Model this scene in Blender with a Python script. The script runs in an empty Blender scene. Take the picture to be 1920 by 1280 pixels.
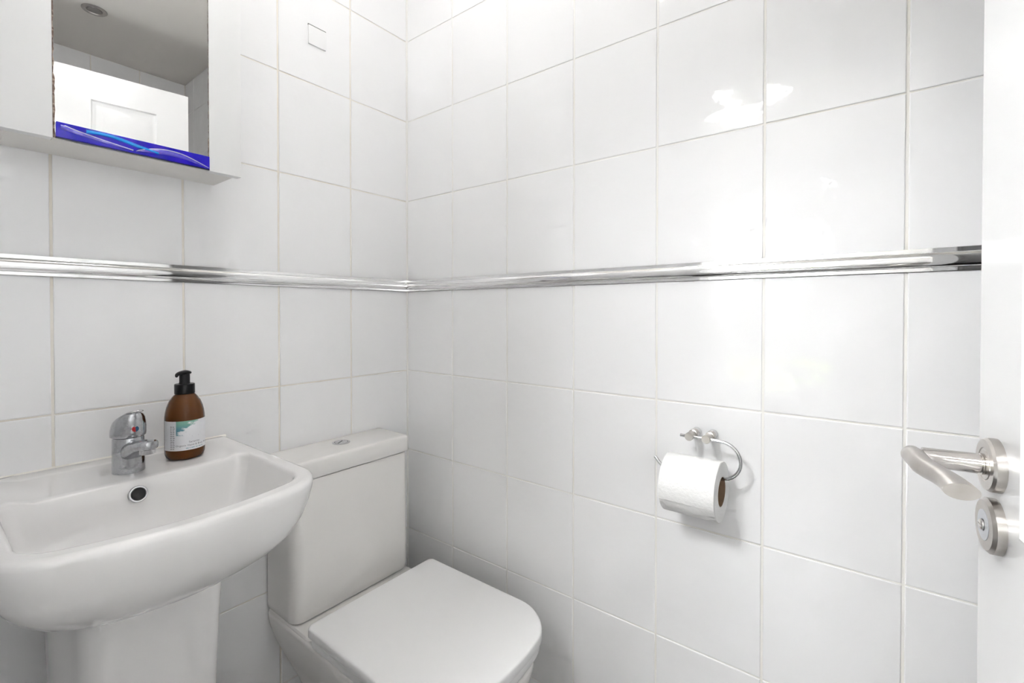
import bpy, bmesh, math, random
from mathutils import Matrix, Vector
random.seed(7)
sc = bpy.context.scene
col = sc.collection
PI = math.pi

# ------------------------------------------------------------------ camera
def make_camera():
    cd = bpy.data.cameras.new('camera'); co = bpy.data.objects.new('camera', cd); col.objects.link(co)
    yaw, pit, rol, f, py = 0.9132633, -0.0108875, 0.0003235, 876.053, 592.973
    fw = Vector((math.sin(yaw)*math.cos(pit), math.cos(yaw)*math.cos(pit), math.sin(pit)))
    rt = Vector((math.cos(yaw), -math.sin(yaw), 0)); up = rt.cross(fw)
    r2 = rt*math.cos(rol)+up*math.sin(rol); u2 = -rt*math.sin(rol)+up*math.cos(rol)
    m = Matrix((r2, u2, -fw)).transposed().to_4x4()
    m.translation = Vector((-0.97645, -1.17586, 1.13623))
    co.matrix_world = m
    cd.sensor_fit = 'HORIZONTAL'; cd.sensor_width = 36.0; cd.lens = 36.0*f/1920.0
    cd.shift_y = -(640-py)/1920.0
    cd.clip_start = 0.02
    sc.camera = co
make_camera()

# ------------------------------------------------------------------ world, large lights, exposure
w = bpy.data.worlds.new('sky'); sc.world = w; w.use_nodes = True
bg = w.node_tree.nodes['Background']; bg.inputs[0].default_value = (0.93, 0.97, 1.0, 1); bg.inputs[1].default_value = 20.0
def area(name, loc, direction, sx, sy, power, color=(1, 1, 1), portal=False):
    l = bpy.data.lights.new(name, 'AREA'); l.shape = 'RECTANGLE'; l.size = sx; l.size_y = sy; l.energy = power; l.color = color
    o = bpy.data.objects.new(name, l); col.objects.link(o); o.location = loc
    o.rotation_euler = Vector(direction).to_track_quat('-Z', 'Y').to_euler()
    if portal: l.cycles.is_portal = True
    return o
area('window_portal', (-3.18, -0.54, 1.205), (1, 0, 0), 1.51, 0.84, 1, portal=True)
sc.view_settings.view_transform = 'Standard'; sc.view_settings.look = 'None'
sc.view_settings.gamma = 1.0; sc.view_settings.use_curve_mapping = False
sc.view_settings.exposure = 1.18
HALL_FILL = 32.0; FILL_LAMP = 8.2   # strengths of the added fill lamps: hall dome, bathroom globe
sc.cycles.diffuse_bounces = 5; sc.cycles.max_bounces = 8; sc.cycles.glossy_bounces = 4; sc.cycles.adaptive_threshold = .15; sc.cycles.adaptive_min_samples = 20
sc.cycles.caustics_reflective = False; sc.cycles.caustics_refractive = False

# ------------------------------------------------------------------ helpers
def tag(o, label=None, cat=None, group=None, kind=None):
    if label: o['label'] = label
    if cat: o['category'] = cat
    if group: o['group'] = group
    if kind: o['kind'] = kind
    return o
def mesh_obj(name, verts, faces, mat=None, parent=None, smooth=False, sharp=None):
    me = bpy.data.meshes.new(name); me.from_pydata([tuple(v) for v in verts], [], faces); me.validate(); me.update()
    bm = bmesh.new(); bm.from_mesh(me); bmesh.ops.recalc_face_normals(bm, faces=bm.faces[:]); bm.to_mesh(me); bm.free()
    return link(name, me, mat, parent, smooth, sharp)
def link(name, me, mat=None, parent=None, smooth=False, sharp=None):
    o = bpy.data.objects.new(name, me); col.objects.link(o)
    if mat and not me.materials: me.materials.append(mat)
    if smooth:
        me.polygons.foreach_set('use_smooth', [True]*len(me.polygons))
        if sharp is not None: me.set_sharp_from_angle(angle=math.radians(sharp))
    if parent: o.parent = parent
    return o
def empty(name, loc=(0, 0, 0)):
    o = bpy.data.objects.new(name, None); col.objects.link(o); o.location = loc; o.empty_display_size = .05
    return o
class MB:
    """collects shapes of one part"""
    def __init__(s): s.v = []; s.f = []
    def add(s, v, f):
        n = len(s.v); s.v += [tuple(p) for p in v]; s.f += [tuple(i+n for i in q) for q in f]; return s
    def box(s, x0, x1, y0, y1, z0, z1):
        return s.add([(x, y, z) for z in (z0, z1) for y in (y0, y1) for x in (x0, x1)],
                     [(0, 2, 3, 1), (4, 5, 7, 6), (0, 1, 5, 4), (2, 6, 7, 3), (0, 4, 6, 2), (1, 3, 7, 5)])
    def loft(s, rings, cap0=True, cap1=True, closed=True):
        n = len(rings[0]); v = [p for r in rings for p in r]; f = []
        for k in range(len(rings)-1):
            for i in range(n if closed else n-1):
                j = (i+1) % n; f.append((k*n+i, k*n+j, (k+1)*n+j, (k+1)*n+i))
        if cap0: f.append(tuple(range(n))[::-1])
        if cap1: f.append(tuple(range((len(rings)-1)*n, len(rings)*n)))
        return s.add(v, f)
    def tube(s, pts, rad, n=16, caps=True, ell=None):
        pts = [Vector(p) for p in pts]; rings = []
        t0 = (pts[1]-pts[0]).normalized(); up = Vector((0, 0, 1)) if abs(t0.z) < .9 else Vector((1, 0, 0))
        nrm = (up - t0*up.dot(t0)).normalized()
        for i, p in enumerate(pts):
            t = (pts[min(i+1, len(pts)-1)]-pts[max(i-1, 0)]).normalized()
            nrm = (nrm - t*nrm.dot(t)).normalized(); b = t.cross(nrm)
            r = rad[i] if isinstance(rad, (list, tuple)) else rad
            e = ell[i] if ell else 1.0
            rings.append([p+nrm*(math.cos(a)*r*e)+b*(math.sin(a)*r) for a in [2*PI*k/n for k in range(n)]])
        return s.loft(rings, caps, caps)
    def lathe(s, prof, center, axis='Z', n=40, caps=True):
        c = Vector(center); rings = []
        ax = {'Z': ((1, 0, 0), (0, 1, 0), (0, 0, 1)), 'Y': ((1, 0, 0), (0, 0, -1), (0, 1, 0)), 'X': ((0, 1, 0), (0, 0, 1), (1, 0, 0))}[axis]
        A, B, D = [Vector(q) for q in ax]
        for r, h in prof:
            rings.append([c+A*(r*math.cos(2*PI*k/n))+B*(r*math.sin(2*PI*k/n))+D*h for k in range(n)])
        return s.loft(rings, caps, caps)
    def build(s, name, mat=None, parent=None, smooth=False, sharp=None, bevel=0, seg=2):
        o = mesh_obj(name, s.v, s.f, mat, parent, False)
        me = o.data
        if bevel:
            bm = bmesh.new(); bm.from_mesh(me)
            bmesh.ops.bevel(bm, geom=[e for e in bm.edges if e.calc_face_angle(0) > .5], offset=bevel, segments=seg, profile=.6, affect='EDGES', clamp_overlap=True)
            bm.to_mesh(me); bm.free(); smooth = True; sharp = sharp or 40
        if smooth:
            me.polygons.foreach_set('use_smooth', [True]*len(me.polygons))
            if sharp is not None: me.set_sharp_from_angle(angle=math.radians(sharp))
        return o
def rrect(x0, x1, y0, y1, rf, rb, bow=0.0, ns=14, nc=10):
    """plan outline, y0 = front (more negative, may bow forward), y1 = back; rf / rb corner radii; constant point count"""
    pts = []
    def arc(cx, cy, r, a0, a1):
        for k in range(nc+1):
            a = a0+(a1-a0)*k/nc; pts.append((cx+r*math.cos(a), cy+r*math.sin(a)))
    def seg(p, q):
        for k in range(1, ns): pts.append((p[0]+(q[0]-p[0])*k/ns, p[1]+(q[1]-p[1])*k/ns))
    arc(x1-rf, y0+rf, rf, -PI/2, 0); seg((x1, y0+rf), (x1, y1-rb))
    arc(x1-rb, y1-rb, rb, 0, PI/2); seg((x1-rb, y1), (x0+rb, y1))
    arc(x0+rb, y1-rb, rb, PI/2, PI); seg((x0, y1-rb), (x0, y0+rf))
    arc(x0+rf, y0+rf, rf, PI, 1.5*PI); seg((x0+rf, y0), (x1-rf, y0))
    if bow:
        cx = (x0+x1)/2; hx = (x1-x0)/2; out = []
        for x, y in pts:
            t = max(0, min(1, (y-y1)/(y0-y1))); wgt = max(0, (t-.25)/.75)
            out.append((x, y-bow*wgt*(1-((x-cx)/hx)**2)))
        pts = out
    return pts
def ring(pts, z): return [(x, y, z) for x, y in pts]
def smooth01(t): t = max(0, min(1, t)); return t*t*(3-2*t)

# ------------------------------------------------------------------ materials
def mat(name, color, rough=.5, metal=0.0, coat=0.0, spec=.5, noise=None, bump=None, **kw):
    m = bpy.data.materials.new(name); m.use_nodes = True; nt = m.node_tree; b = nt.nodes['Principled BSDF']
    b.inputs['Base Color'].default_value = (*color, 1); b.inputs['Roughness'].default_value = rough
    b.inputs['Metallic'].default_value = metal; b.inputs['Coat Weight'].default_value = coat
    b.inputs['Specular IOR Level'].default_value = spec
    for k, v in kw.items(): b.inputs[k.replace('_', ' ')].default_value = v
    tc = nt.nodes.new('ShaderNodeTexCoord')
    if noise:
        scale, c2, amount, lo, hi = noise
        n = nt.nodes.new('ShaderNodeTexNoise'); n.inputs['Scale'].default_value = scale; n.inputs['Detail'].default_value = 5
        nt.links.new(tc.outputs['Object'], n.inputs['Vector'])
        mr = nt.nodes.new('ShaderNodeMapRange'); mr.inputs['From Min'].default_value = lo; mr.inputs['From Max'].default_value = hi; mr.inputs['To Max'].default_value = amount
        nt.links.new(n.outputs[0], mr.inputs[0])
        mx = nt.nodes.new('ShaderNodeMix'); mx.data_type = 'RGBA'; mx.inputs[6].default_value = (*color, 1); mx.inputs[7].default_value = (*c2, 1)
        nt.links.new(mr.outputs[0], mx.inputs[0]); nt.links.new(mx.outputs[2], b.inputs['Base Color'])
    if bump:
        scale, dist, detail = bump
        n2 = nt.nodes.new('ShaderNodeTexNoise'); n2.inputs['Scale'].default_value = scale; n2.inputs['Detail'].default_value = detail
        nt.links.new(tc.outputs['Object'], n2.inputs['Vector'])
        bp = nt.nodes.new('ShaderNodeBump'); bp.inputs['Distance'].default_value = dist; bp.inputs['Strength'].default_value = 1.0
        nt.links.new(n2.outputs[0], bp.inputs['Height']); nt.links.new(bp.outputs[0], b.inputs['Normal'])
    return m
def tile_material():
    m = bpy.data.materials.new('white_glazed_tile'); m.use_nodes = True; nt = m.node_tree; b = nt.nodes['Principled BSDF']
    b.inputs['Base Color'].default_value = (.885, .885, .89, 1); b.inputs['Roughness'].default_value = .045
    b.inputs['Specular IOR Level'].default_value = .5
    tc = nt.nodes.new('ShaderNodeTexCoord'); oi = nt.nodes.new('ShaderNodeObjectInfo')
    ad = nt.nodes.new('ShaderNodeVectorMath'); ad.operation = 'ADD'
    mu = nt.nodes.new('ShaderNodeVectorMath'); mu.operation = 'SCALE'; mu.inputs['Scale'].default_value = 37.0
    cb = nt.nodes.new('ShaderNodeCombineXYZ')
    for i in range(3): nt.links.new(oi.outputs['Random'], cb.inputs[i])
    nt.links.new(cb.outputs[0], mu.inputs[0]); nt.links.new(tc.outputs['Object'], ad.inputs[0]); nt.links.new(mu.outputs[0], ad.inputs[1])
    n1 = nt.nodes.new('ShaderNodeTexNoise'); n1.inputs['Scale'].default_value = 9.0; n1.inputs['Detail'].default_value = 1.0; n1.inputs['Roughness'].default_value = .45
    nt.links.new(ad.outputs[0], n1.inputs['Vector'])
    bp = nt.nodes.new('ShaderNodeBump'); bp.inputs['Distance'].default_value = .0042; bp.inputs['Strength'].default_value = 1.0
    n3 = nt.nodes.new('ShaderNodeTexNoise'); n3.inputs['Scale'].default_value = 42.0; n3.inputs['Detail'].default_value = 1.0
    nt.links.new(ad.outputs[0], n3.inputs['Vector'])
    m3 = nt.nodes.new('ShaderNodeMath'); m3.operation = 'MULTIPLY_ADD'; m3.inputs[1].default_value = .07
    nt.links.new(n3.outputs[0], m3.inputs[0]); nt.links.new(n1.outputs[0], m3.inputs[2])
    nt.links.new(m3.outputs[0], bp.inputs['Height'])
    nt.links.new(bp.outputs[0], b.inputs['Normal'])
    return m
M = {}
M['tile'] = tile_material()
M['grout'] = mat('cream_grout', (.84, .81, .755), .85, noise=(9, (.70, .62, .50), .6, .45, .75))
M['groutwhite'] = mat('pale_grout', (.86, .85, .82), .85, noise=(7, (.76, .72, .62), .5, .45, .75))
M['sealant'] = mat('white_sealant', (.82, .81, .78), .45)
M['paint'] = mat('white_paint', (.80, .80, .79), .6, bump=(60, .0002, 3))
M['hall'] = mat('hall_wall_paint', (.36, .35, .34), .7)
M['ceiling'] = mat('ceiling_paint', (.92, .885, .835), .8, bump=(80, .0003, 3))
M['ceramic'] = mat('white_ceramic', (.82, .81, .805), .06, coat=.2)
M['cistern'] = mat('warm_white_ceramic', (.80, .785, .765), .12)
M['plastic'] = mat('white_seat_plastic', (.87, .87, .87), .28)
M['cab'] = mat('white_melamine', (.82, .82, .815), .35)
M['cabboard'] = mat('cabinet_underside_board', (.80, .78, .75), .5)
M['chrome'] = mat('chrome', (.58, .58, .59), .07, 1.0)
M['tapchrome'] = mat('limescaled_chrome', (.50, .51, .53), .14, 1.0, noise=(120, (.33, .33, .34), .7, .45, .7), bump=(260, .0003, 3))
M['trim'] = mat('polished_chrome_trim', (.84, .84, .84), .05, 1.0)
M['satin'] = mat('satin_steel', (.54, .515, .49), .30, 1.0, noise=(50, (.44, .41, .375), .6, .4, .7))
M['nickel'] = mat('polished_nickel', (.60, .575, .55), .10, 1.0)
M['mirror'] = mat('mirror_silver', (.92, .92, .915), .003, 1.0)
M['corrode'] = mat('corroded_silvering', (.16, .10, .075), .6, noise=(220, (.42, .34, .27), 1.0, .45, .6))
M['blueglass'] = mat('cobalt_glass', (.008, .004, .46), .12, coat=.25, spec=.3, noise=(45, (.03, .012, .55), 1.0, .4, .65), bump=(55, .001, 2))
M['bluedark'] = mat('dark_glass_edge', (.004, .003, .05), .2)
M['skyglass'] = mat('turquoise_glass', (.0, .29, .85), .1, coat=1.0)
M['palelilac'] = mat('clear_lilac_glass', (.09, .07, .60), .1, coat=1.0, noise=(60, (.30, .27, .72), .8, .45, .7))
M['whiteline'] = mat('frosted_glass_edge', (.72, .70, .82), .3)
M['door'] = mat('door_gloss_paint', (.83, .83, .83), .22)
M['amber'] = mat('frosted_amber_glass', (.098, .033, .006), .24, spec=.25, noise=(26, (.070, .022, .005), .6, .4, .7))
M['liquid'] = mat('amber_glass_base', (.085, .027, .012), .3, coat=.2)
M['black'] = mat('black_plastic', (.004, .004, .005), .30, spec=.3)
M['paper'] = mat('toilet_paper', (.86, .86, .85), .95, bump=(190, .0012, 2))
M['card'] = mat('cardboard_core', (.28, .19, .12), .9, noise=(80, (.18, .12, .075), .6, .4, .7))
M['dark'] = mat('dark_cavity', (.02, .02, .02), .6)
M['plate'] = mat('white_plate_plastic', (.86, .86, .86), .4)
M['red'] = mat('red_enamel', (.55, .015, .02), .3); M['blue'] = mat('blue_enamel', (.004, .06, .14), .3)
M['floor'] = mat('grey_floor_vinyl', (.075, .07, .066), .45, noise=(14, (.05, .048, .045), .8, .4, .7))
M['lampglass'] = mat('lamp_reflector', (.35, .34, .33), .15, 1.0)
M['pane'] = mat('window_glass', (1, 1, 1), .0, Transmission_Weight=1.0, IOR=1.0)
M['grass'] = mat('garden_lawn', (.07, .09, .02), .9, noise=(.8, (.22, .23, .07), .9, .45, .6))
M['ink'] = mat('grey_ink', (.13, .13, .14), .6); M['inkblue'] = mat('blue_ink', (.16, .33, .40), .6); M['inkpale'] = mat('pale_ink', (.45, .45, .46), .6)

# ------------------------------------------------------------------ room dimensions
TB, TT = 1.20, 1.2322          # underside and top of the chrome dado trim
PZ, WB, OB, WA, OA = .252, .20327, .20131, .20439, .20277
CEIL, LEN, LEFT = 2.418, 2.160, -1.030
DY0, DY1, DZ = -1.378, -.604, 2.022   # doorway in the left wall
GD = .0017
slab = MB().box(-4.6, 0.12, -2.30, 0.12, -.1, 0); fl = slab.build('floor', M['floor']); tag(fl, 'dark grey floor at the foot of the tiled walls', 'floor', kind='structure')
ce = MB().box(-3.3, 0.12, -2.30, 0.52, CEIL, CEIL+.1).build('ceiling', M['ceiling']); tag(ce, 'plain beige white ceiling seen in the mirror', 'ceiling', kind='structure')
wa = MB().box(LEFT-.1, GD, GD, .12, 0, CEIL).build('wall_back', M['grout']); tag(wa, 'white tiled wall behind the washbasin and toilet', 'wall', kind='structure')
wb = MB().box(GD, .12, -2.30, .12, 0, CEIL).build('wall_right', M['groutwhite']); tag(wb, 'white tiled wall carrying the toilet roll holder', 'wall', kind='structure')
wo = MB().box(LEFT-.1, GD, -2.30, -LEN-GD, 0, CEIL).build('wall_front', M['grout']); tag(wo, 'tiled wall behind the open door, seen in the mirror', 'wall', kind='structure')
wl = MB().box(LEFT-.1, LEFT, DY1, GD, 0, CEIL).box(LEFT-.1, LEFT, -LEN-GD, DY0, 0, CEIL).box(LEFT-.1, LEFT, DY0, DY1, DZ, CEIL).build('wall_left', M['paint'])
tag(wl, 'white wall with the doorway, beside the washbasin', 'wall', kind='structure')
fr = MB().box(LEFT-.115, LEFT+.012, DY1-.012, DY1+.05, 0, DZ+.05).box(LEFT-.115, LEFT+.012, DY0-.05, DY0+.006, 0, DZ+.05).box(LEFT-.115, LEFT+.012, DY0+.006, DY1-.012, DZ-.012, DZ+.05).build('trim_1', M['door'])
tag(fr, 'white painted frame around the doorway', 'door frame', kind='structure')

# tiles, one object each -------------------------------------------------
tile_cache = {}
def tile_mesh(wd, ht):
    key = (round(wd, 4), round(ht, 4))
    if key not in tile_cache:
        def r(ins, z): return [(-wd/2+ins, -ht/2+ins, z), (wd/2-ins, -ht/2+ins, z), (wd/2-ins, ht/2-ins, z), (-wd/2+ins, ht/2-ins, z)]
        rings = [r(0, -.0003), r(.0001, GD*.55), r(.0006, GD*.85), r(.0016, GD)]
        b = MB().loft(rings, False, True)
        me = bpy.data.meshes.new('tile'); me.from_pydata(b.v, [], b.f); me.update(); me.materials.append(M['tile'])
        tile_cache[key] = me
    return tile_cache[key]
GV, GH = .0042, .0028
rows = []
z = TB
while z > 0.01:
    rows.append((max(z-PZ, 0.002)+GH/2, z-GH/2)); z -= PZ
z = TT
while z < CEIL-.01:
    rows.append((z+GH/2, min(z+PZ, CEIL+GH/2-.001)-GH/2)); z += PZ
# local axes: along the wall, up, out of the wall
def tiles_back():
    parent = wa; cols = [(.003, OA-GV/2)]; s = OA
    while s < -LEFT-.01: cols.append((s+GV/2, min(s+WA, -LEFT-.002+GV/2)-GV/2)); s += WA
    put(parent, cols, lambda u, z: Vector((-u, GD, z)), ((1, 0, 0), (0, 0, 1), (0, -1, 0)))
def tiles_right():
    cols = [(.003, OB-GV/2)]; s = OB
    while s < LEN-.01: cols.append((s+GV/2, min(s+WB, LEN-.002+GV/2)-GV/2)); s += WB
    put(wb, cols, lambda u, z: Vector((GD, -u, z)), ((0, -1, 0), (0, 0, 1), (-1, 0, 0)))
def tiles_front():
    cols = [(.003, .2065-GV/2)]; s = .2065
    while s < -LEFT-.01: cols.append((s+GV/2, min(s+WA*.97, -LEFT-.002+GV/2)-GV/2)); s += WA*.97
    put(wo, cols, lambda u, z: Vector((-u, -LEN-GD, z)), ((-1, 0, 0), (0, 0, 1), (0, 1, 0)))
def put(parent, cols, at, basis):
    R = Matrix([Vector(q) for q in basis]).transposed().to_4x4()
    for a, b in cols:
        for c, d in rows:
            o = bpy.data.objects.new('tile', tile_mesh(b-a, d-c)); col.objects.link(o); o.parent = parent
            m = R.copy(); m.translation = at((a+b)/2, (c+d)/2)
            o.matrix_world = m @ Matrix.Rotation(random.gauss(0, .0009), 4, 'X') @ Matrix.Rotation(random.gauss(0, .0009), 4, 'Y')
def tiles_left():
    for cols in ([(.003, .2), (.2042, .4012), (.4054, -DY1-.052)], [(-DY0+.052, 1.62), (1.6242, 1.8212), (1.8254, 2.0224), (2.0266, LEN-.003)]):
        put(wl, cols, lambda u, z: Vector((LEFT, -u, z)), ((0, 1, 0), (0, 0, 1), (1, 0, 0)))
tiles_back(); tiles_right(); tiles_front(); tiles_left()

# chrome dado trim --------------------------------------------------------
def trim_profile():
    h = TT-TB; p = [(0.0, TB-.0012), (.0028, TB-.0012), (.0030, TB+.0035)]
    for k in range(13):
        a = -PI/2+PI*k/12; p.append((.0030+.0085*math.cos(a)**.8 if math.cos(a) > 1e-6 else .0030, TB+h/2+(h/2-.0042)*math.sin(a)))
    p += [(.0030, TT-.0035), (.0028, TT+.0022), (0, TT+.0022)]
    return p
pr = trim_profile()
o = MB().loft([[(-d, -d, z) for d, z in pr], [(LEFT, -d, z) for d, z in pr]]).build('trim_2', M['trim'], smooth=True, sharp=30)
tag(o, 'rounded chrome dado trim between the tiles above the washbasin', 'trim', kind='structure')
o = MB().loft([[(-d, -d, z) for d, z in pr], [(-d, -LEN, z) for d, z in pr]]).build('trim_3', M['trim'], smooth=True, sharp=30)
tag(o, 'rounded chrome dado trim above the toilet roll holder, running to the door', 'trim', kind='structure')
sl = MB()
for z0, z1 in ((.0, TB-.002), (TT+.003, CEIL)):
    sl.loft([[(0.001, .001, zz), (-.0042, .001, zz), (-.0026, -.0026, zz), (.001, -.0042, zz)] for zz in (z0, z1)])
tag(sl.build('trim_4', M['sealant']), 'white sealant line in the corner where the tiled walls meet', 'sealant', kind='structure')

# ------------------------------------------------------------------ hall beyond the doorway (source of the daylight)
WX = -3.2; WY0, WY1, WZ0, WZ1 = -.96, -.12, .45, 1.96
h = MB().box(WX-.1, WX, -2.30, WY0, 0, CEIL).box(WX-.1, WX, WY1, .52, 0, CEIL).box(WX-.1, WX, WY0, WY1, 0, WZ0).box(WX-.1, WX, WY0, WY1, WZ1, CEIL)
tag(h.build('wall_hall_far', M['hall']), 'grey hall wall with the garden window', 'wall', kind='structure')
tag(MB().box(WX, LEFT-.1, .42, .52, 0, CEIL).build('wall_hall_back', M['hall']), 'grey painted side wall of the hall', 'wall', kind='structure')
tag(MB().box(WX, LEFT-.1, -2.30, -2.20, 0, CEIL).build('wall_hall_front', M['hall']), 'grey painted hall wall near the hinges', 'wall', kind='structure')
wf = MB()
for a, b, c, d in ((WY0, WY1, WZ0, WZ0+.05), (WY0, WY1, WZ1-.05, WZ1), (WY0, WY0+.05, WZ0+.05, WZ1-.05), (WY1-.05, WY1, WZ0+.05, WZ1-.05), (-.56, -.52, WZ0+.05, WZ1-.05)):
    wf.box(WX-.07, WX-.02, a, b, c, d)
win = wf.build('window_1', M['door']); tag(win, 'white framed hall window onto the garden', 'window', kind='structure')
for a, b in ((WY0+.05, -.56), (-.52, WY1-.05)):
    MB().box(WX-.05, WX-.046, a, b, WZ0+.05, WZ1-.05).build('pane', M['pane'], win)
tag(MB().box(-14, -4.6, -9, 9, -.12, -.02).build('ground', M['grass']), 'green garden lawn outside the hall window', 'lawn', kind='structure')

tag(MB().box(-9.2, -9.0, -9, 9, -.02, 2.05).build('wall_sky_block', mat('sky_block_dark', (.055, .055, .053), .8)), 'added dark wall beyond the lawn, dimming the window reflection', 'wall', kind='structure')  # unseen wall, added to hide the low sky in the tile reflections

# ------------------------------------------------------------------ door
ED = Vector((-.270, -1.268, 0)); DD = Vector((.9914, .131, 0)).normalized()
DX = -DD; DYv = Vector((0, 0, 1)).cross(DX)
DM = Matrix((DX, DYv, Vector((0, 0, 1)))).transposed().to_4x4(); DM.translation = ED
def door_leaf():
    Wd, z0, z1, th = .755, .006, 2.007, .036
    xs = [0, .099, .299, .456, .656, Wd]
    zs = [z0, .215, .78, .93, 1.50, 1.61, 1.909, z1]
    b = MB(); prof = [(0, 0), (.004, -.001), (.008, .0045), (.016, .0075), (.022, .0075), (.036, .0035), (.040, .0030)]
    for face in (0, 1):
        for i in range(5):
            for k in range(7):
                x0, x1, a0, a1 = xs[i], xs[i+1], zs[k], zs[k+1]
                def rr(ins, d):
                    y = d if face == 0 else th-d
                    return [(x0+ins, y, a0+ins), (x1-ins, y, a0+ins), (x1-ins, y, a1-ins), (x0+ins, y, a1-ins)]
                if i in (1, 3) and k in (1, 3, 5): b.loft([rr(p, d) for p, d in prof], False, True)
                else: b.add(rr(0, 0), [(0, 1, 2, 3)])
    b.add([(0, 0, z0), (0, th, z0), (0, th, z1), (0, 0, z1)], [(0, 1, 2, 3)]); b.add([(Wd, 0, z0), (Wd, th, z0), (Wd, th, z1), (Wd, 0, z1)], [(0, 1, 2, 3)])
    b.add([(0, 0, z1), (Wd, 0, z1), (Wd, th, z1), (0, th, z1)], [(0, 1, 2, 3)]); b.add([(0, 0, z0), (Wd, 0, z0), (Wd, th, z0), (0, th, z0)], [(0, 1, 2, 3)])
    me = bpy.data.meshes.new('door_1'); me.from_pydata(b.v, [], b.f)
    bm = bmesh.new(); bm.from_mesh(me); bmesh.ops.remove_doubles(bm, verts=bm.verts[:], dist=.00005); bmesh.ops.recalc_face_normals(bm, faces=bm.faces[:])
    edges = [e for e in bm.edges if e.calc_face_angle(0) > 1.3]
    bmesh.ops.bevel(bm, geom=edges, offset=.0015, segments=2, affect='EDGES', profile=.5)
    bm.to_mesh(me); bm.free()
    return link('door_1', me, M['door'], None, True, 25)
door = door_leaf(); door.matrix_world = DM
tag(door, 'open white panelled door with steel lever handle at the right edge', 'door', kind='structure')
HX, HZ = .050, .984
hd = MB().lathe([(.0262, .0), (.0262, .0075), (.0245, .0098), (.0165, .0100), (.0160, .0092), (.0150, .0092), (.0145, .0100), (.0, .0100)], (0, 0, 0), 'Y', 48, False)
hd.v = [(HX+x, -y, HZ+z_) for x, y, z_ in hd.v]
handle = hd.build('door_handle', M['satin'], door, True, 30); tag(handle, 'satin steel lever handle on a round rose')
nk = MB().tube([(HX, -.009, HZ), (HX, -.013, HZ), (HX, -.0131, HZ), (HX, -.0155, HZ), (HX, -.0156, HZ), (HX, -.057, HZ)], [.0105, .0105, .0092, .0092, .0100, .0100], 28)
tag(nk.build('neck', M['nickel'], handle, True, 40), 'polished neck of the door handle')
pts = []; rad = []; el = []
path = [(HX-.0105, -.0655, HZ), (HX-.0060, -.0648, HZ), (HX+.004, -.0640, HZ), (HX+.020, -.0640, HZ), (HX+.036, -.0640, HZ), (HX+.052, -.0610, HZ), (HX+.068, -.0568, HZ), (HX+.084, -.0538, HZ), (HX+.098, -.0528, HZ), (HX+.108, -.0528, HZ)]
rads = [.0070, .0092, .0098, .0098, .0098, .0100, .0104, .0112, .0120, .0124]
lv = MB().tube(path, rads, 28, True, [1, 1, 1, 1, .97, .90, .80, .70, .62, .56])
tag(lv.build('lever', M['satin'], handle, True, 40), 'curved satin lever')
LZ = .9235
lk = MB().lathe([(.0268, .0), (.0268, .0070), (.0240, .0098), (.0150, .0100), (.0145, .0092)], (0, 0, 0), 'Y', 48, False)
lk.v = [(HX+x, -y, LZ+z_) for x, y, z_ in lk.v]
lock = lk.build('privacy_lock', M['satin'], door, True, 30); tag(lock, 'round steel privacy lock below the lever handle')
li = MB().lathe([(.0148, .0088), (.0148, .0104), (.0060, .0104), (.0055, .0080), (.0, .0080)], (0, 0, 0), 'Y', 40, False); li.v = [(HX+x, -y, LZ+z_) for x, y, z_ in li.v]
li.build('lock_insert', mat('pale_grey_enamel', (.62, .64, .68), .3), lock, True, 30)
sb = MB().lathe([(.0050, .0078), (.0050, .0120), (.0040, .0128), (0, .0128)], (0, 0, 0), 'Y', 28, False); sb.v = [(HX+x, -y, LZ+z_) for x, y, z_ in sb.v]
sb.box(HX-.0044, HX+.0044, -.0134, -.0120, LZ-.0006, LZ+.0006)
sb.build('slotted_screw', M['nickel'], lock, True, 30)

# ------------------------------------------------------------------ washbasin
BX = -.731; RZ = .852
basin = empty('washbasin', (BX, -.2, 0)); tag(basin, 'white ceramic pedestal washbasin against the tiled wall', 'washbasin')
def keep(o, parent):  # parent without moving
    o.parent = parent; o.matrix_parent_inverse = parent.matrix_world.inverted() if False else Matrix.Translation(-Vector(parent.location)); return o
def outer(ins, zf=1.0, back=0.0):
    hx = .2005-ins
    return rrect(BX-hx, BX+hx, -.416+ins*zf, -.002-back, max(.055-ins*.1, .03), .006, .045*(1-ins*1.2))
def inner(ins):
    hx = .171-ins
    return rrect(BX-hx, BX+hx, -.394+ins, -.172-ins*.8, max(.034-ins*.1, .015), max(.022-ins*.05, .01), .036)
def deck(x, y):
    s = smooth01((.150-abs(x-BX))/.020)*smooth01((y+.180)/.002 if y < -.178 else 1)*smooth01((-.006-y)/.010)
    return -.0065*s
rings = []
for zz, ins, zf in ((.690, .165, 1.05), (.6915, .140, 1.05), (.697, .112, 1.08), (.7065, .086, 1.1), (.720, .062, 1.1), (.738, .041, 1.1), (.760, .0245, 1.1), (.785, .0125, 1.05), (.812, .0050, 1), (.832, .0012, 1), (.842, .0002, 1), (.8475, .0014, 1), (.8508, .0042, 1), (.8520, .0085, 1)):
    rings.append(ring(outer(ins, zf), zz))
o_in = outer(.0085); i_out = inner(-.004)
for k in range(1, 12):
    t = k/12; rings.append([(a[0]+(b[0]-a[0])*t, a[1]+(b[1]-a[1])*t, RZ+deck(a[0]+(b[0]-a[0])*t, a[1]+(b[1]-a[1])*t)) for a, b in zip(o_in, i_out)])
for ins, dz in ((-.004, 0), (-.0015, -.0008), (.0008, -.0030), (.0022, -.0070), (.0050, -.020), (.0095, -.042), (.0150, -.064), (.0230, -.082), (.036, -.096), (.055, -.104), (.080, -.109), (.10, -.111)):
    rings.append([(x, y, RZ+dz+deck(x, y)*(1 if dz > -.01 else 0)) for x, y in inner(ins)])
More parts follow.
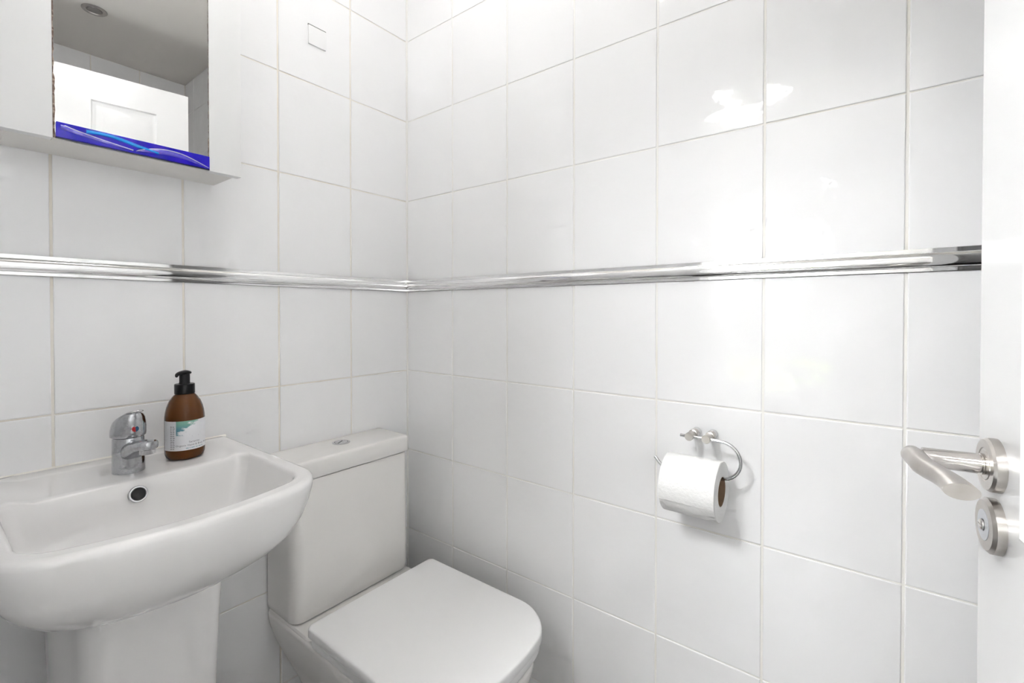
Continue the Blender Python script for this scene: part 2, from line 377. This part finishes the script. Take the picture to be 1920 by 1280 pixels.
bowl = MB().loft(rings).build('bowl', M['ceramic'], None, True, None); keep(bowl, basin)
pr_ = []
for zz, hx, yf in ((0, .122, -.268), (.02, .119, -.265), (.10, .107, -.260), (.35, .1045, -.264), (.50, .1070, -.270), (.60, .1105, -.277), (.66, .1135, -.282), (.715, .1160, -.287)):
    pr_.append([(BX+(x-BX)*(1.0-.17*smooth01((-.12-y)/(.17))), y, zz) for x, y in rrect(BX-hx, BX+hx, yf, -.075, .034, .012)])
ped = MB().loft(pr_).build('pedestal', M['ceramic'], None, True, 60); keep(ped, basin)
# overflow ring on the back slope of the bowl
oc = Vector((BX-.0055, -.1795, .8225)); on = Vector((0, -1, .30)).normalized(); ou = Vector((1, 0, 0)); ov = on.cross(ou)
def disc_lathe(prof, n=40):
    b = MB(); b.loft([[oc+ou*(r*math.cos(2*PI*k/n))+ov*(r*math.sin(2*PI*k/n))+on*hh for k in range(n)] for r, hh in prof], False, False); return b
keep(disc_lathe([(.0140, -.004), (.0140, .0015), (.0128, .0030), (.0108, .0030), (.0098, .0015), (.0096, -.004)]).build('overflow_ring', M['chrome'], None, True, 40), basin)
keep(disc_lathe([(.0098, .0022), (.006, .0016), (.0002, .0014)]).build('overflow_hole', M['dark'], None, True), basin)
keep(MB().loft([[(x, 0.0005, RZ-.006), (x, -.0045, RZ-.006), (x, -.0030, RZ-.0002), (x, .0005, RZ+.0022)] for x in (BX-.2, BX+.2)]).build('sealant_bead', mat('cream_sealant', (.83, .81, .75), .5), None, True, 60), basin)
ck = MB()
ck.box(-.6030, -.5985, -.050, -.0012, .484, .489).box(-.6030, -.5985, -.050, -.0012, .448, .453).box(-.6030, -.5985, -.006, -.0012, .453, .484)
keep(ck.build('fixing_clip', M['plate'], None, bevel=.0012), basin)

# ------------------------------------------------------------------ tap
TX, TY, TZ = -.7315, -.103, RZ-.0065
tap = empty('basin_tap', (TX, TY, TZ)); tag(tap, 'chrome mixer tap standing on the washbasin, with limescale', 'tap'); tap.rotation_euler[2] = math.radians(7)
def ell(cx, cy, rx, ry, z_, n=40, tilt=0.0, p=2.0):
    out = []
    for k in range(n):
        a = 2*PI*k/n; c, s = math.cos(a), math.sin(a)
        x = math.copysign(abs(c)**(2/p), c)*rx; y = math.copysign(abs(s)**(2/p), s)*ry
        out.append((cx+x, cy+y, z_ - tilt*y))
    return out
MB().loft([ell(0, 0, .0240, .0255, 0), ell(0, 0, .0240, .0255, .0015), ell(0, 0, .0236, .0250, .020), ell(0, 0, .0232, .0246, .045), ell(0, 0, .0230, .0244, .060), ell(0, 0, .0222, .0236, .0625)]).build('body', M['tapchrome'], tap, True, 50)
sp = []
for y, zc, hw, hh in ((-.004, .034, .0170, .0170), (-.020, .040, .0176, .0160), (-.038, .047, .0168, .0135), (-.056, .0530, .0158, .0112), (-.074, .0572, .0150, .0098), (-.085, .0588, .0128, .0090), (-.0905, .0594, .0070, .0070)):
    sp.append([(hw*math.copysign(abs(math.cos(a))**.75, math.cos(a)), y, zc+hh*math.copysign(abs(math.sin(a))**.75, math.sin(a))) for a in [2*PI*k/32 for k in range(32)]])
MB().loft(sp).build('spout', M['tapchrome'], tap, True, 60)
MB().lathe([(.0118, .0550), (.0118, .0435), (.0106, .0425), (.0085, .0425), (.0080, .0445), (0, .0445)], (0, -.0745, 0), 'Z', 32, False).build('aerator', M['chrome'], tap, True, 35)
cap = []
for cy, rx, ry, zz, ti in ((0, .0235, .0250, .0635, 0), (.0005, .0258, .0275, .0650, .0), (.0005, .0262, .0282, .0690, .02), (-.0005, .0258, .0282, .0780, .08), (-.0020, .0248, .0275, .0865, .16), (-.0042, .0228, .0258, .0940, .26), (-.0070, .0195, .0225, .0995, .34), (-.0100, .0150, .0175, .1032, .40), (-.0130, .0090, .0110, .1055, .42), (-.0145, .003, .004, .1064, .42)):
    cap.append(ell(0, cy, rx, ry, zz, 40, ti))
lever = MB().loft(cap).build('lever_cap', M['tapchrome'], tap, True, 60)
bl = []
for y, zc, hw, hh in ((-.008, .1030, .0120, .0040), (-.022, .1085, .0115, .0030), (-.030, .1105, .0105, .0026), (-.038, .1125, .0095, .0026), (-.0425, .1135, .0065, .0026), (-.0445, .1138, .002, .0014)):
    bl.append([(hw*math.cos(a), y, zc+hh*math.sin(a)) for a in [2*PI*k/24 for k in range(24)]])
MB().loft(bl).build('lever_blade', M['chrome'], lever, True, 60)
for nm, mt, a0 in (('hot_dot', M['red'], PI/2), ('cold_dot', M['blue'], -PI/2)):
    dc = Vector((0, -.0289, .0800)); dn = Vector((0, -1, .18)).normalized(); du = Vector((1, 0, 0)); dv = Vector((0, .18, 1)).normalized()
    half = [dc+du*(.0052*math.cos(a0+PI*k/14))+dv*(.0052*math.sin(a0+PI*k/14)) for k in range(15)]
    b = MB(); b.loft([[p-dn*.002 for p in half], [p+dn*.0006 for p in half]]); b.build(nm, mt, lever)

# ------------------------------------------------------------------ soap bottle
SX, SY, SZ = -.6385, -.0885, RZ-.0065
bot = empty('soap_bottle', (SX, SY, SZ)); tag(bot, 'brown glass soap bottle with black pump on the washbasin', 'bottle')
RB = .0335
prof = [(0.0, .0015), (.0200, .0), (.0270, .0008), (.0312, .0040), (.0330, .0095), (RB, .016), (RB, .074), (.0332, .083), (.0322, .092), (.0300, .102), (.0262, .1125), (.0205, .1215), (.0160, .1265), (.0146, .1300), (.0144, .134)]
MB().lathe(prof, (0, 0, 0), 'Z', 48).build('glass_body', M['amber'], bot, True, 70)
MB().lathe([(.0, .127), (.0166, .127), (.0172, .1275), (.0172, .1450), (.0166, .1462), (.0, .1462)], (0, 0, 0), 'Z', 40, False).build('collar', M['black'], bot, True, 40)
ph = MB().lathe([(.0, .145), (.0098, .145), (.0094, .1490), (.0090, .1495), (.0090, .1660), (0, .1660)], (0, 0, 0), 'Z', 32, False)
ph.build('pump_stem', M['black'], bot, True, 40)
hdv = []
for t, hw, zt, zb in ((.0105, .004, .1690, .1650), (.0085, .0080, .1715, .1640), (.002, .0092, .1732, .1640), (-.006, .0088, .1722, .1645), (-.011, .0072, .1708, .1655), (-.0145, .0058, .1692, .1640), (-.0165, .0045, .1676, .1615), (-.0168, .0035, .1640, .1605)):
    hdv.append([(t, hw*math.cos(a), (zt+zb)/2+(zt-zb)/2*math.sin(a)) for a in [2*PI*k/24 for k in range(24)]])
pump = MB().loft(hdv).build('pump_head', M['black'], bot, True, 50); pump.rotation_euler[2] = math.radians(22)
# label: a sleeve around the front of the bottle with printed marks
LA = math.radians(-88); LZ0, LZ1, LH = .0205, .0775, 1.62
def wrap(u, v, lift=.0):   # u metres along the label from its middle, v height
    a = LA+u/RB; r = RB+.0003+lift
    return (r*math.cos(a), r*math.sin(a), v)
def label_material():
    m = bpy.data.materials.new('paper_label'); m.use_nodes = True; nt = m.node_tree; b = nt.nodes['Principled BSDF']; b.inputs['Roughness'].default_value = .6
    uv = nt.nodes.new('ShaderNodeUVMap'); uv.uv_map = 'UVMap'
    sp_ = nt.nodes.new('ShaderNodeSeparateXYZ'); nt.links.new(uv.outputs[0], sp_.inputs[0])
    nz = nt.nodes.new('ShaderNodeTexNoise'); nz.inputs['Scale'].default_value = 9; nz.inputs['Detail'].default_value = 6; nt.links.new(uv.outputs[0], nz.inputs['Vector'])
    # watercolour wash in the upper left corner of the front
    def math_(op, a, b_, clamp=False):
        n = nt.nodes.new('ShaderNodeMath'); n.operation = op; n.use_clamp = clamp
        for i, q in enumerate((a, b_)):
            if isinstance(q, (int, float)): n.inputs[i].default_value = q
            else: nt.links.new(q, n.inputs[i])
        return n.outputs[0]
    left = math_('MULTIPLY', math_('SUBTRACT', .47, sp_.outputs[0]), 3.2)
    top = math_('MULTIPLY', math_('SUBTRACT', sp_.outputs[1], .60), 2.4)
    tot = math_('ADD', math_('ADD', left, top), math_('MULTIPLY', math_('SUBTRACT', nz.outputs[0], .5), 2.2))
    fac = math_('MULTIPLY', math_('SUBTRACT', tot, .42), 3.5, True)
    on_front = math_('GREATER_THAN', sp_.outputs[0], .262)
    fac = math_('MULTIPLY', fac, on_front)
    cr = nt.nodes.new('ShaderNodeMix'); cr.data_type = 'RGBA'; cr.inputs[6].default_value = (.10, .26, .32, 1); cr.inputs[7].default_value = (.20, .42, .33, 1)
    nt.links.new(math_('MULTIPLY', math_('SUBTRACT', sp_.outputs[1], .72), 5, True), cr.inputs[0])
    mx = nt.nodes.new('ShaderNodeMix'); mx.data_type = 'RGBA'; mx.inputs[6].default_value = (.74, .745, .77, 1)
    nt.links.new(fac, mx.inputs[0]); nt.links.new(cr.outputs[2], mx.inputs[7]); nt.links.new(mx.outputs[2], b.inputs['Base Color'])
    return m
nu = 56; lv_, lf_ = [], []
for j in range(2):
    for i in range(nu+1):
        lv_.append(wrap((i/nu-.5)*2*LH*RB, LZ0 if j == 0 else LZ1))
for i in range(nu): lf_.append((i, i+1, nu+2+i, nu+1+i))
lab = mesh_obj('label', lv_, lf_, label_material(), bot, True)
uvl = lab.data.uv_layers.new(name='UVMap')
for lp in lab.data.loops: uvl.data[lp.index].uv = ((lp.vertex_index % (nu+1))/nu, float(lp.vertex_index > nu))
def label_text(txt, size, u, v, mt, name):
    cu = bpy.data.curves.new('t', 'FONT'); cu.body = txt; cu.size = size; cu.align_x = 'CENTER'; cu.fill_mode = 'FRONT'; cu.space_character = 1.12
    to = bpy.data.objects.new('t', cu); col.objects.link(to); bpy.context.view_layer.update()
    me0 = bpy.data.meshes.new_from_object(to.evaluated_get(bpy.context.evaluated_depsgraph_get()))
    bpy.data.objects.remove(to)
    for vt in me0.vertices: vt.co = wrap(u+vt.co.x, v+vt.co.y, .0002)
    me0.materials.clear(); return link(name, me0, mt, lab)
label_text('Serenity', .0052, .0045, .0345, M['ink'], 'lettering')
label_text('Organic Hand & Body Wash', .0048, .0045, .0285, M['ink'], 'lettering')
mk = MB(); x = -.010
for k, wd in enumerate((.0045, .0016, .006, .004, .0055, .003)):
    mk.add([wrap(x, .0238, .0002), wrap(x+wd, .0238, .0002), wrap(x+wd, .0250, .0002), wrap(x, .0250, .0002)], [(0, 1, 2, 3)]); x += wd+.0014
mk.build('small_print', M['inkblue'], lab)
mk = MB()
for k in range(13):
    for q in range(2):
        u0 = -.0365+q*.0048; wd = .0042*random.uniform(.6, 1); v0 = .0235+k*.0036
        mk.add([wrap(u0, v0, .0002), wrap(u0+wd, v0, .0002), wrap(u0+wd, v0+.0011, .0002), wrap(u0, v0+.0011, .0002)], [(0, 1, 2, 3)])
mk.build('side_print', M['ink'], lab)
mk = MB()
for k, (v0, a, b_) in enumerate(((.0500, -.004, .016), (.0462, .0, .013))):
    mk.add([wrap(a, v0, .0002), wrap(b_, v0, .0002), wrap(b_, v0+.0006, .0002), wrap(a, v0+.0006, .0002)], [(0, 1, 2, 3)])
mk.build('emblem', M['inkpale'], lab)

# ------------------------------------------------------------------ mirror cabinet
CX0, CX1, CY, CZ0, CZ1 = -.8895, -.5420, -.1160, 1.4185, 2.02
MX0, MX1 = -.8290, -.6022
cab = empty('mirror_cabinet', ((CX0+CX1)/2, 0, CZ0)); tag(cab, 'white wall cabinet with a central mirror above the washbasin', 'cabinet')
body = MB().box(CX0+.010, CX1-.010, CY+.018, -.0005, CZ0, CZ1); keep(body.build('body', M['cabboard'], None, bevel=.001), cab)
keep(MB().box(CX0, MX0, CY-.002, CY+.0175, CZ0, CZ1).build('side_panel', M['cab'], None, bevel=.0012), cab)
keep(MB().box(MX1, CX1, CY-.002, CY+.0175, CZ0, CZ1).build('side_panel', M['cab'], None, bevel=.0012), cab)
keep(MB().box(MX0+.0002, MX1-.0002, CY+.0035, CY+.0175, CZ0, CZ1).build('mirror_backing', M['cabboard'], None), cab)
mir = keep(MB().box(MX0+.0003, MX1-.0003, CY-.0005, CY+.0033, CZ0+.0012, CZ1).build('mirror', M['mirror'], None), cab)
def corroded(xe, sgn, wmin, wmax, nm):
    v, f = [], []; n = 150
    for k in range(n+1):
        zz = CZ0+.0012+(CZ1-CZ0-.0012)*k/n
        wd = random.uniform(wmin, wmax)+(.0010 if k < 16 and sgn < 0 else 0)
        if k < 8 and sgn < 0: wd += .0022*(8-k)/8
        if k < 26 and sgn > 0: wd += .0013
        v += [(xe, CY-.0009, zz), (xe+sgn*wd, CY-.0009, zz)]
        if k: f.append((2*k-2, 2*k-1, 2*k+1, 2*k))
    o = mesh_obj(nm, v, f, M['corrode'], None); o.parent = mir; o.matrix_parent_inverse = Matrix.Translation(-Vector(cab.location)) if False else Matrix.Identity(4)
    return o
corroded(MX0+.0002, 1, .0009, .0021, 'corroded_edge'); corroded(MX1-.0002, -1, .0002, .0010, 'corroded_edge')
BH = .0275
gs = MB().box(MX0+.0035, MX1-.0004, CY-.0050, CY-.0008, CZ0+.0022, CZ0+BH); strip = keep(gs.build('blue_glass_strip', M['blueglass'], None, bevel=.0014, seg=3), cab)
tag(strip, 'cobalt blue fused glass strip')
def inlay(name, fn_lo, fn_hi, u0, u1, mt, dy0=.0, dy1=.0012, n=26):
    L = MX1-MX0-.004; b = MB(); rs = []
    for k in range(n+1):
        u = u0+(u1-u0)*k/n; x = MX0+.0035+u*L; lo, hi = CZ0+fn_lo(u), CZ0+fn_hi(u)
        yy0 = CY-.0046-dy0; yy1 = CY-.0050-dy1
        rs.append([(x, yy0, lo), (x, yy1, lo+(hi-lo)*.2), (x, yy1, lo+(hi-lo)*.8), (x, yy0, hi)])
    b.loft(rs); o = b.build(name, mt, None, True, 50); o.parent = strip; return o
m = BH
t_ = lambda u, a, b: max(0, min(1, (u-a)/(b-a)))
inlay('lilac_inlay', lambda u: m*(.60-.42*t_(u, .02, .45)**.7), lambda u: m*(.86-.60*t_(u, .05, .45)**.75), .025, .45, M['palelilac'])
inlay('frosted_line', lambda u: m*(.80-.58*t_(u, .05, .45)**.75), lambda u: m*(.87-.58*t_(u, .05, .45)**.75), .045, .45, M['whiteline'], 0, .0016)
inlay('turquoise_inlay', lambda u: m*(.64+.12*math.sin(PI*t_(u, .15, .45))-.30*t_(u, .2, .62)**1.5), lambda u: m*(.90+.06*math.sin(PI*t_(u, .15, .5))-.42*t_(u, .25, .62)**1.6), .165, .62, M['skyglass'], 0, .0020)
inlay('lilac_inlay', lambda u: m*(.22+.18*math.sin(PI*t_(u, .47, 1.0))-.12*t_(u, .8, 1)), lambda u: m*(.24+.52*math.sin(PI*t_(u, .47, 1.0)**.85)-.12*t_(u, .8, 1)), .47, .99, M['palelilac'])
inlay('frosted_line', lambda u: m*(.22+.51*math.sin(PI*t_(u, .47, 1.0)**.85)-.12*t_(u, .8, 1)), lambda u: m*(.27+.53*math.sin(PI*t_(u, .47, 1.0)**.85)-.12*t_(u, .8, 1)), .47, .99, M['whiteline'], 0, .0016)
keep(MB().box(MX0+.003, MX1-.0004, CY-.0048, CY-.0008, CZ0+.0003, CZ0+.0022).build('strip_dark_edge', M['bluedark'], None), cab)  # dark lower edge of the glass strip

# ------------------------------------------------------------------ toilet
QX = -.275
toi = empty('toilet', (QX, -.3, 0)); tag(toi, 'white close coupled toilet with its lid closed, beside the washbasin', 'toilet')
def rr_c(hx, y0, y1, rf, rb, bow=0): return rrect(QX-hx, QX+hx, y0, y1, rf, rb, bow)
cis = []
for zz, hx, yf, r in ((.4105, .160, -.128, .028), (.4120, .166, -.134, .028), (.4165, .1690, -.1370, .028), (.430, .1695, -.1380, .027), (.60, .1685, -.1365, .026), (.735, .1675, -.1350, .025), (.7395, .1665, -.134, .025), (.7405, .160, -.128, .02)):
    cis.append(ring(rr_c(hx, yf, -.004, r, .010), zz))
keep(MB().loft(cis).build('cistern', M['cistern'], None, True, 50), toi)
cl = []
for zz, hx, yf in ((.7415, .1640, -.131), (.7425, .1690, -.1370), (.7450, .1700, -.1385), (.7790, .1690, -.1375), (.7835, .1675, -.1360), (.7855, .1650, -.1335), (.7862, .160, -.128)):
    cl.append(ring(rr_c(hx, yf, -.003, .014, .006, .0), zz))
lid_c = keep(MB().loft(cl).build('cistern_lid', M['cistern'], None, True, 50), toi)
fb = MB().lathe([(.0225, .7860), (.0225, .7872), (.0205, .7882), (.0175, .7882), (.0170, .7868), (0, .7868)], (-.2715, -.0560, 0), 'Z', 44, False)
fbo = fb.build('flush_button', M['chrome'], None, True, 35); fbo.parent = lid_c
for s, (a0, a1) in enumerate(((PI*.08, PI*.92), (PI*1.0, PI*2.0))):
    a0 += .6; a1 += .6
    hp = [(-.2715+.0160*math.cos(a0+(a1-a0)*k/20), -.0560+.0160*math.sin(a0+(a1-a0)*k/20)) for k in range(21)]
    b = MB().loft([ring(hp, .7866), ring(hp, .7880 if s else .7884)]); q = b.build('push_plate', M['chrome'], None); q.parent = lid_c
# pan
pan = []
for zz, hx, yf, yb, rf, rb, bow in ((0, .112, -.47, -.10, .09, .03, .04), (.012, .110, -.468, -.10, .09, .03, .04), (.06, .100, -.455, -.10, .085, .03, .04), (.14, .102, -.465, -.085, .085, .035, .04), (.20, .112, -.49, -.060, .085, .040, .045), (.25, .126, -.525, -.035, .088, .040, .05), (.295, .143, -.555, -.014, .09, .035, .045), (.335, .1570, -.575, -.006, .09, .025, .042), (.37, .1655, -.588, -.004, .09, .016, .040), (.395, .1690, -.592, -.004, .09, .012, .040), (.402, .1680, -.591, -.004, .09, .012, .040), (.4045, .1640, -.587, -.008, .088, .012, .040)):
    pan.append(ring(rr_c(hx, yf, yb, rf, rb, bow), zz))
keep(MB().loft(pan).build('pan', M['cistern'], None, True, 60), toi)
keep(MB().loft([ring(rr_c(.166, -.198, -.004, .018, .010), .4035), ring(rr_c(.166, -.198, -.004, .018, .010), .4060), ring(rr_c(.163, -.195, -.006, .016, .010), .4098)]).build('cistern_platform', M['cistern'], None, True, 50), toi)
ST = .4500
SX_ = -.272
def seat_o(ins, bow=.030): return rrect(SX_-.1795+ins, SX_+.1850-ins, -.604+ins, -.203-ins, .085-ins*.5, .014, bow)
sr = [ring(seat_o(.010), .4062), ring(seat_o(.0055), .4070), ring(seat_o(.0045), .4090), ring(seat_o(.0030), .4255), ring(seat_o(.0050), .4272)]
def seat_cut(rs): return [[(x, min(y, -.222), z_) for x, y, z_ in r] for r in rs]
keep(MB().loft(seat_cut(sr)).build('seat', M['plastic'], None, True, 40), toi)
lr = [ring(seat_o(.006), .4278), ring(seat_o(.0012), .4284), ring(seat_o(.0), .4300), ring(seat_o(.0), .4455), ring(seat_o(.0006), .4476), ring(seat_o(.0018), .4490), ring(seat_o(.0040), .4499), ring(seat_o(.010), .4503), ring(seat_o(.05), .4508), ring(seat_o(.085), .4510)]
keep(MB().loft(lr).build('seat_lid', M['plastic'], None, True, 50), toi)
for s in (-1, 1):
    hg = MB().lathe([(0, -.016), (.0085, -.016), (.0095, -.014), (.0095, .014), (.0085, .016), (0, .016)], (SX_+s*.085, -.2055, .4200), 'X', 24, False)
    keep(hg.build('hinge', M['plastic'], None, True, 40), toi)

# ------------------------------------------------------------------ toilet roll holder and roll
rh = empty('toilet_roll_holder', (-.02, -.91, .898)); tag(rh, 'chrome wire toilet roll holder fixed to the right tiled wall', 'roll holder')
HXp = -.0465
for y in (-.8955, -.9270):
    pst = MB().lathe([(.0088, .0), (.0088, -.0265), (.0084, -.0270), (.0066, -.0275), (.0066, -.040), (.0066, -.0405), (.0078, -.0410), (.0080, -.0535), (.0074, -.0545), (0, -.0545)], (0, y, .8935), 'X', 32)
    p = keep(pst.build('post', M['satin'], None, True, 35), rh)
    e = MB().lathe([(.0089, -.0005), (.0089, -.0140), (.0086, -.0145)], (0, y, .8935), 'X', 32); q = e.build('wall_sleeve', M['chrome'], None, True, 35); q.parent = p
wp = [(HXp, -.8775, .8930), (HXp, -.90, .8930), (HXp, -.93, .8930), (HXp, -.9480, .8925)]
cy, cz, R = -.9515, .8575, .0352
for k in range(1, 17):
    a = PI/2*.96-(PI*.97)*k/16; wp.append((HXp, cy-R*math.cos(a)*1.0, cz+R*math.sin(a)))
wp += [(HXp, -.935, .8222), (HXp, -.90, .8222), (HXp, -.862, .8222), (HXp, -.8500, .8225), (HXp, -.8430, .8245), (HXp, -.8370, .8295), (HXp, -.8310, .8360), (HXp, -.8260, .8415)]
keep(MB().tube(wp, .0031, 16).build('wire_ring', M['chrome'], None, True, 60), rh)
RXc, RZc, RR, CR = -.0572, .8022, .0550, .0268
roll = empty('toilet_roll', (RXc, -.90, RZc)); tag(roll, 'white toilet paper roll hanging on the chrome wire holder', 'toilet roll')
Y0, Y1 = -.9570, -.8570
def annulus(n=72):
    b = MB(); rs = []
    for r, y in ((CR, Y0+.001), (CR+.0005, Y0), (RR-.001, Y0), (RR, Y0+.0012), (RR, Y1-.0012), (RR-.001, Y1), (CR+.0005, Y1), (CR, Y1-.001)):
        rs.append([(RXc+r*math.cos(2*PI*k/n), y, RZc+r*math.sin(2*PI*k/n)) for k in range(n)])
    rs.append(rs[0]); b.loft(rs, False, False); return b
keep(annulus().build('paper', M['paper'], None, True, 45), roll)
rs = []
for r, y in ((CR-.0011, Y0+.0002), (CR-.0001, Y0+.0002), (CR-.0001, Y1-.0002), (CR-.0011, Y1-.0002), (CR-.0011, Y0+.0002)):
    rs.append([(RXc+r*math.cos(2*PI*k/48), y, RZc+r*math.sin(2*PI*k/48)) for k in range(48)])
keep(MB().loft(rs, False, False).build('cardboard_core', M['card'], None, True, 45), roll)
# loose outer sheet with its end edge across the front
sh = []
for k in range(41):
    a = math.radians(95+(199-95)*k/40); rs_ = RR+.0006+.0004*(k/40)
    sh.append([(RXc+(rs_+d)*math.cos(a), y, RZc+(rs_+d)*math.sin(a)) for d, y in ((0, Y0+.0004), (.0008, Y0+.0004), (.0008, Y1-.0004), (0, Y1-.0004))])
keep(MB().loft(sh).build('loose_sheet', M['paper'], None, True, 45), roll)

# ------------------------------------------------------------------ small plate on the wall
pl = empty('wall_plate', (-.304, 0, 1.862)); tag(pl, 'small white square plate stuck high on the tiled back wall', 'wall plate')
keep(MB().box(-.3285, -.2795, -.0045, -.0002, 1.8375, 1.8865).build('plate', M['plate'], None, bevel=.0012), pl)
keep(MB().box(-.3290, -.2790, -.0030, -.0001, 1.8866, 1.8890).build('shadow_gap', mat('painted_shadow_grey', (.18, .18, .18), .6), None), pl)  # dark strip painted in as the shadow line above the plate

# ------------------------------------------------------------------ ceiling downlight and added fill lamps
def downlight(x, y, label):
    d = empty('downlight', (x, y, CEIL)); tag(d, label, 'downlight', 'recessed ceiling downlights')
    MB().lathe([(.0425, 0), (.0425, -.003), (.0400, -.0050), (.0300, -.0052), (.0285, -.0030), (.0280, -.0005)], (0, 0, 0), 'Z', 40, False).build('bezel', M['satin'], d, True, 35)
    MB().lathe([(.0280, -.0008), (.0235, -.0006), (.0225, -.0020), (.0120, -.0016), (.0, -.0012)], (0, 0, 0), 'Z', 40, False).build('bulb', M['lampglass'], d, True, 35)
    return d
def hall_fill_lamp(x, y, r, h, strength, label, color=(.985, .99, 1)):  # unseen hall lamp, added to lift the right wall; sits at a reflected patch
    d = empty('added_hall_lamp', (x, y, CEIL)); tag(d, label, 'added lamp')
    MB().lathe([(r*.99, 0), (r, -.004), (r, -.016), (r*.96, -.020)], (0, 0, 0), 'Z', 48, False).build('base_ring', M['satin'], d, True, 35)
    em = bpy.data.materials.new('hall_fill_emission'); em.use_nodes = True; b = em.node_tree.nodes['Principled BSDF']
    b.inputs['Base Color'].default_value = (.85, .85, .83, 1); b.inputs['Emission Color'].default_value = (*color, 1); b.inputs['Emission Strength'].default_value = strength
    pts_ = [(r*.955*math.cos(a), -.018-h*math.sin(a)) for a in [PI/2*k/8 for k in range(9)]]
    MB().lathe([(max(p, .0005), q) for p, q in pts_], (0, 0, 0), 'Z', 48).build('hall_fill_dome', em, d, True)
def fill_globe(x, y, r, drop, strength, label, color=(.985, .99, 1)):  # invented globe, out of view, brightens the upper walls
    d = empty('fill_globe', (x, y, CEIL)); tag(d, label, 'added lamp')
    MB().lathe([(0, 0), (.055, 0), (.055, -.012), (.030, -.020), (.030, -drop+r*.9)], (0, 0, 0), 'Z', 40, False).build('ceiling_mount', M['satin'], d, True, 35)
    em = bpy.data.materials.new('fill_globe_emission'); em.use_nodes = True; b = em.node_tree.nodes['Principled BSDF']
    b.inputs['Base Color'].default_value = (.85, .85, .83, 1); b.inputs['Emission Color'].default_value = (*color, 1); b.inputs['Emission Strength'].default_value = strength
    MB().lathe([(max(r*math.cos(a), .0005), -drop+r*math.sin(a)) for a in [PI/2*.8-(PI*.9)*k/20 for k in range(21)]], (0, 0, 0), 'Z', 40).build('glowing_fill_globe', em, d, True)
fill_globe(-.58, -.60, .10, .108, FILL_LAMP, 'added opal globe fill lamp over the toilet, out of view')
hall_fill_lamp(-1.95, -.55, .27, .12, HALL_FILL, 'added large opal fill lamp in the unseen hall outside the doorway')
downlight(-.478, -1.688, 'round steel recessed downlight in the ceiling, seen in the mirror')
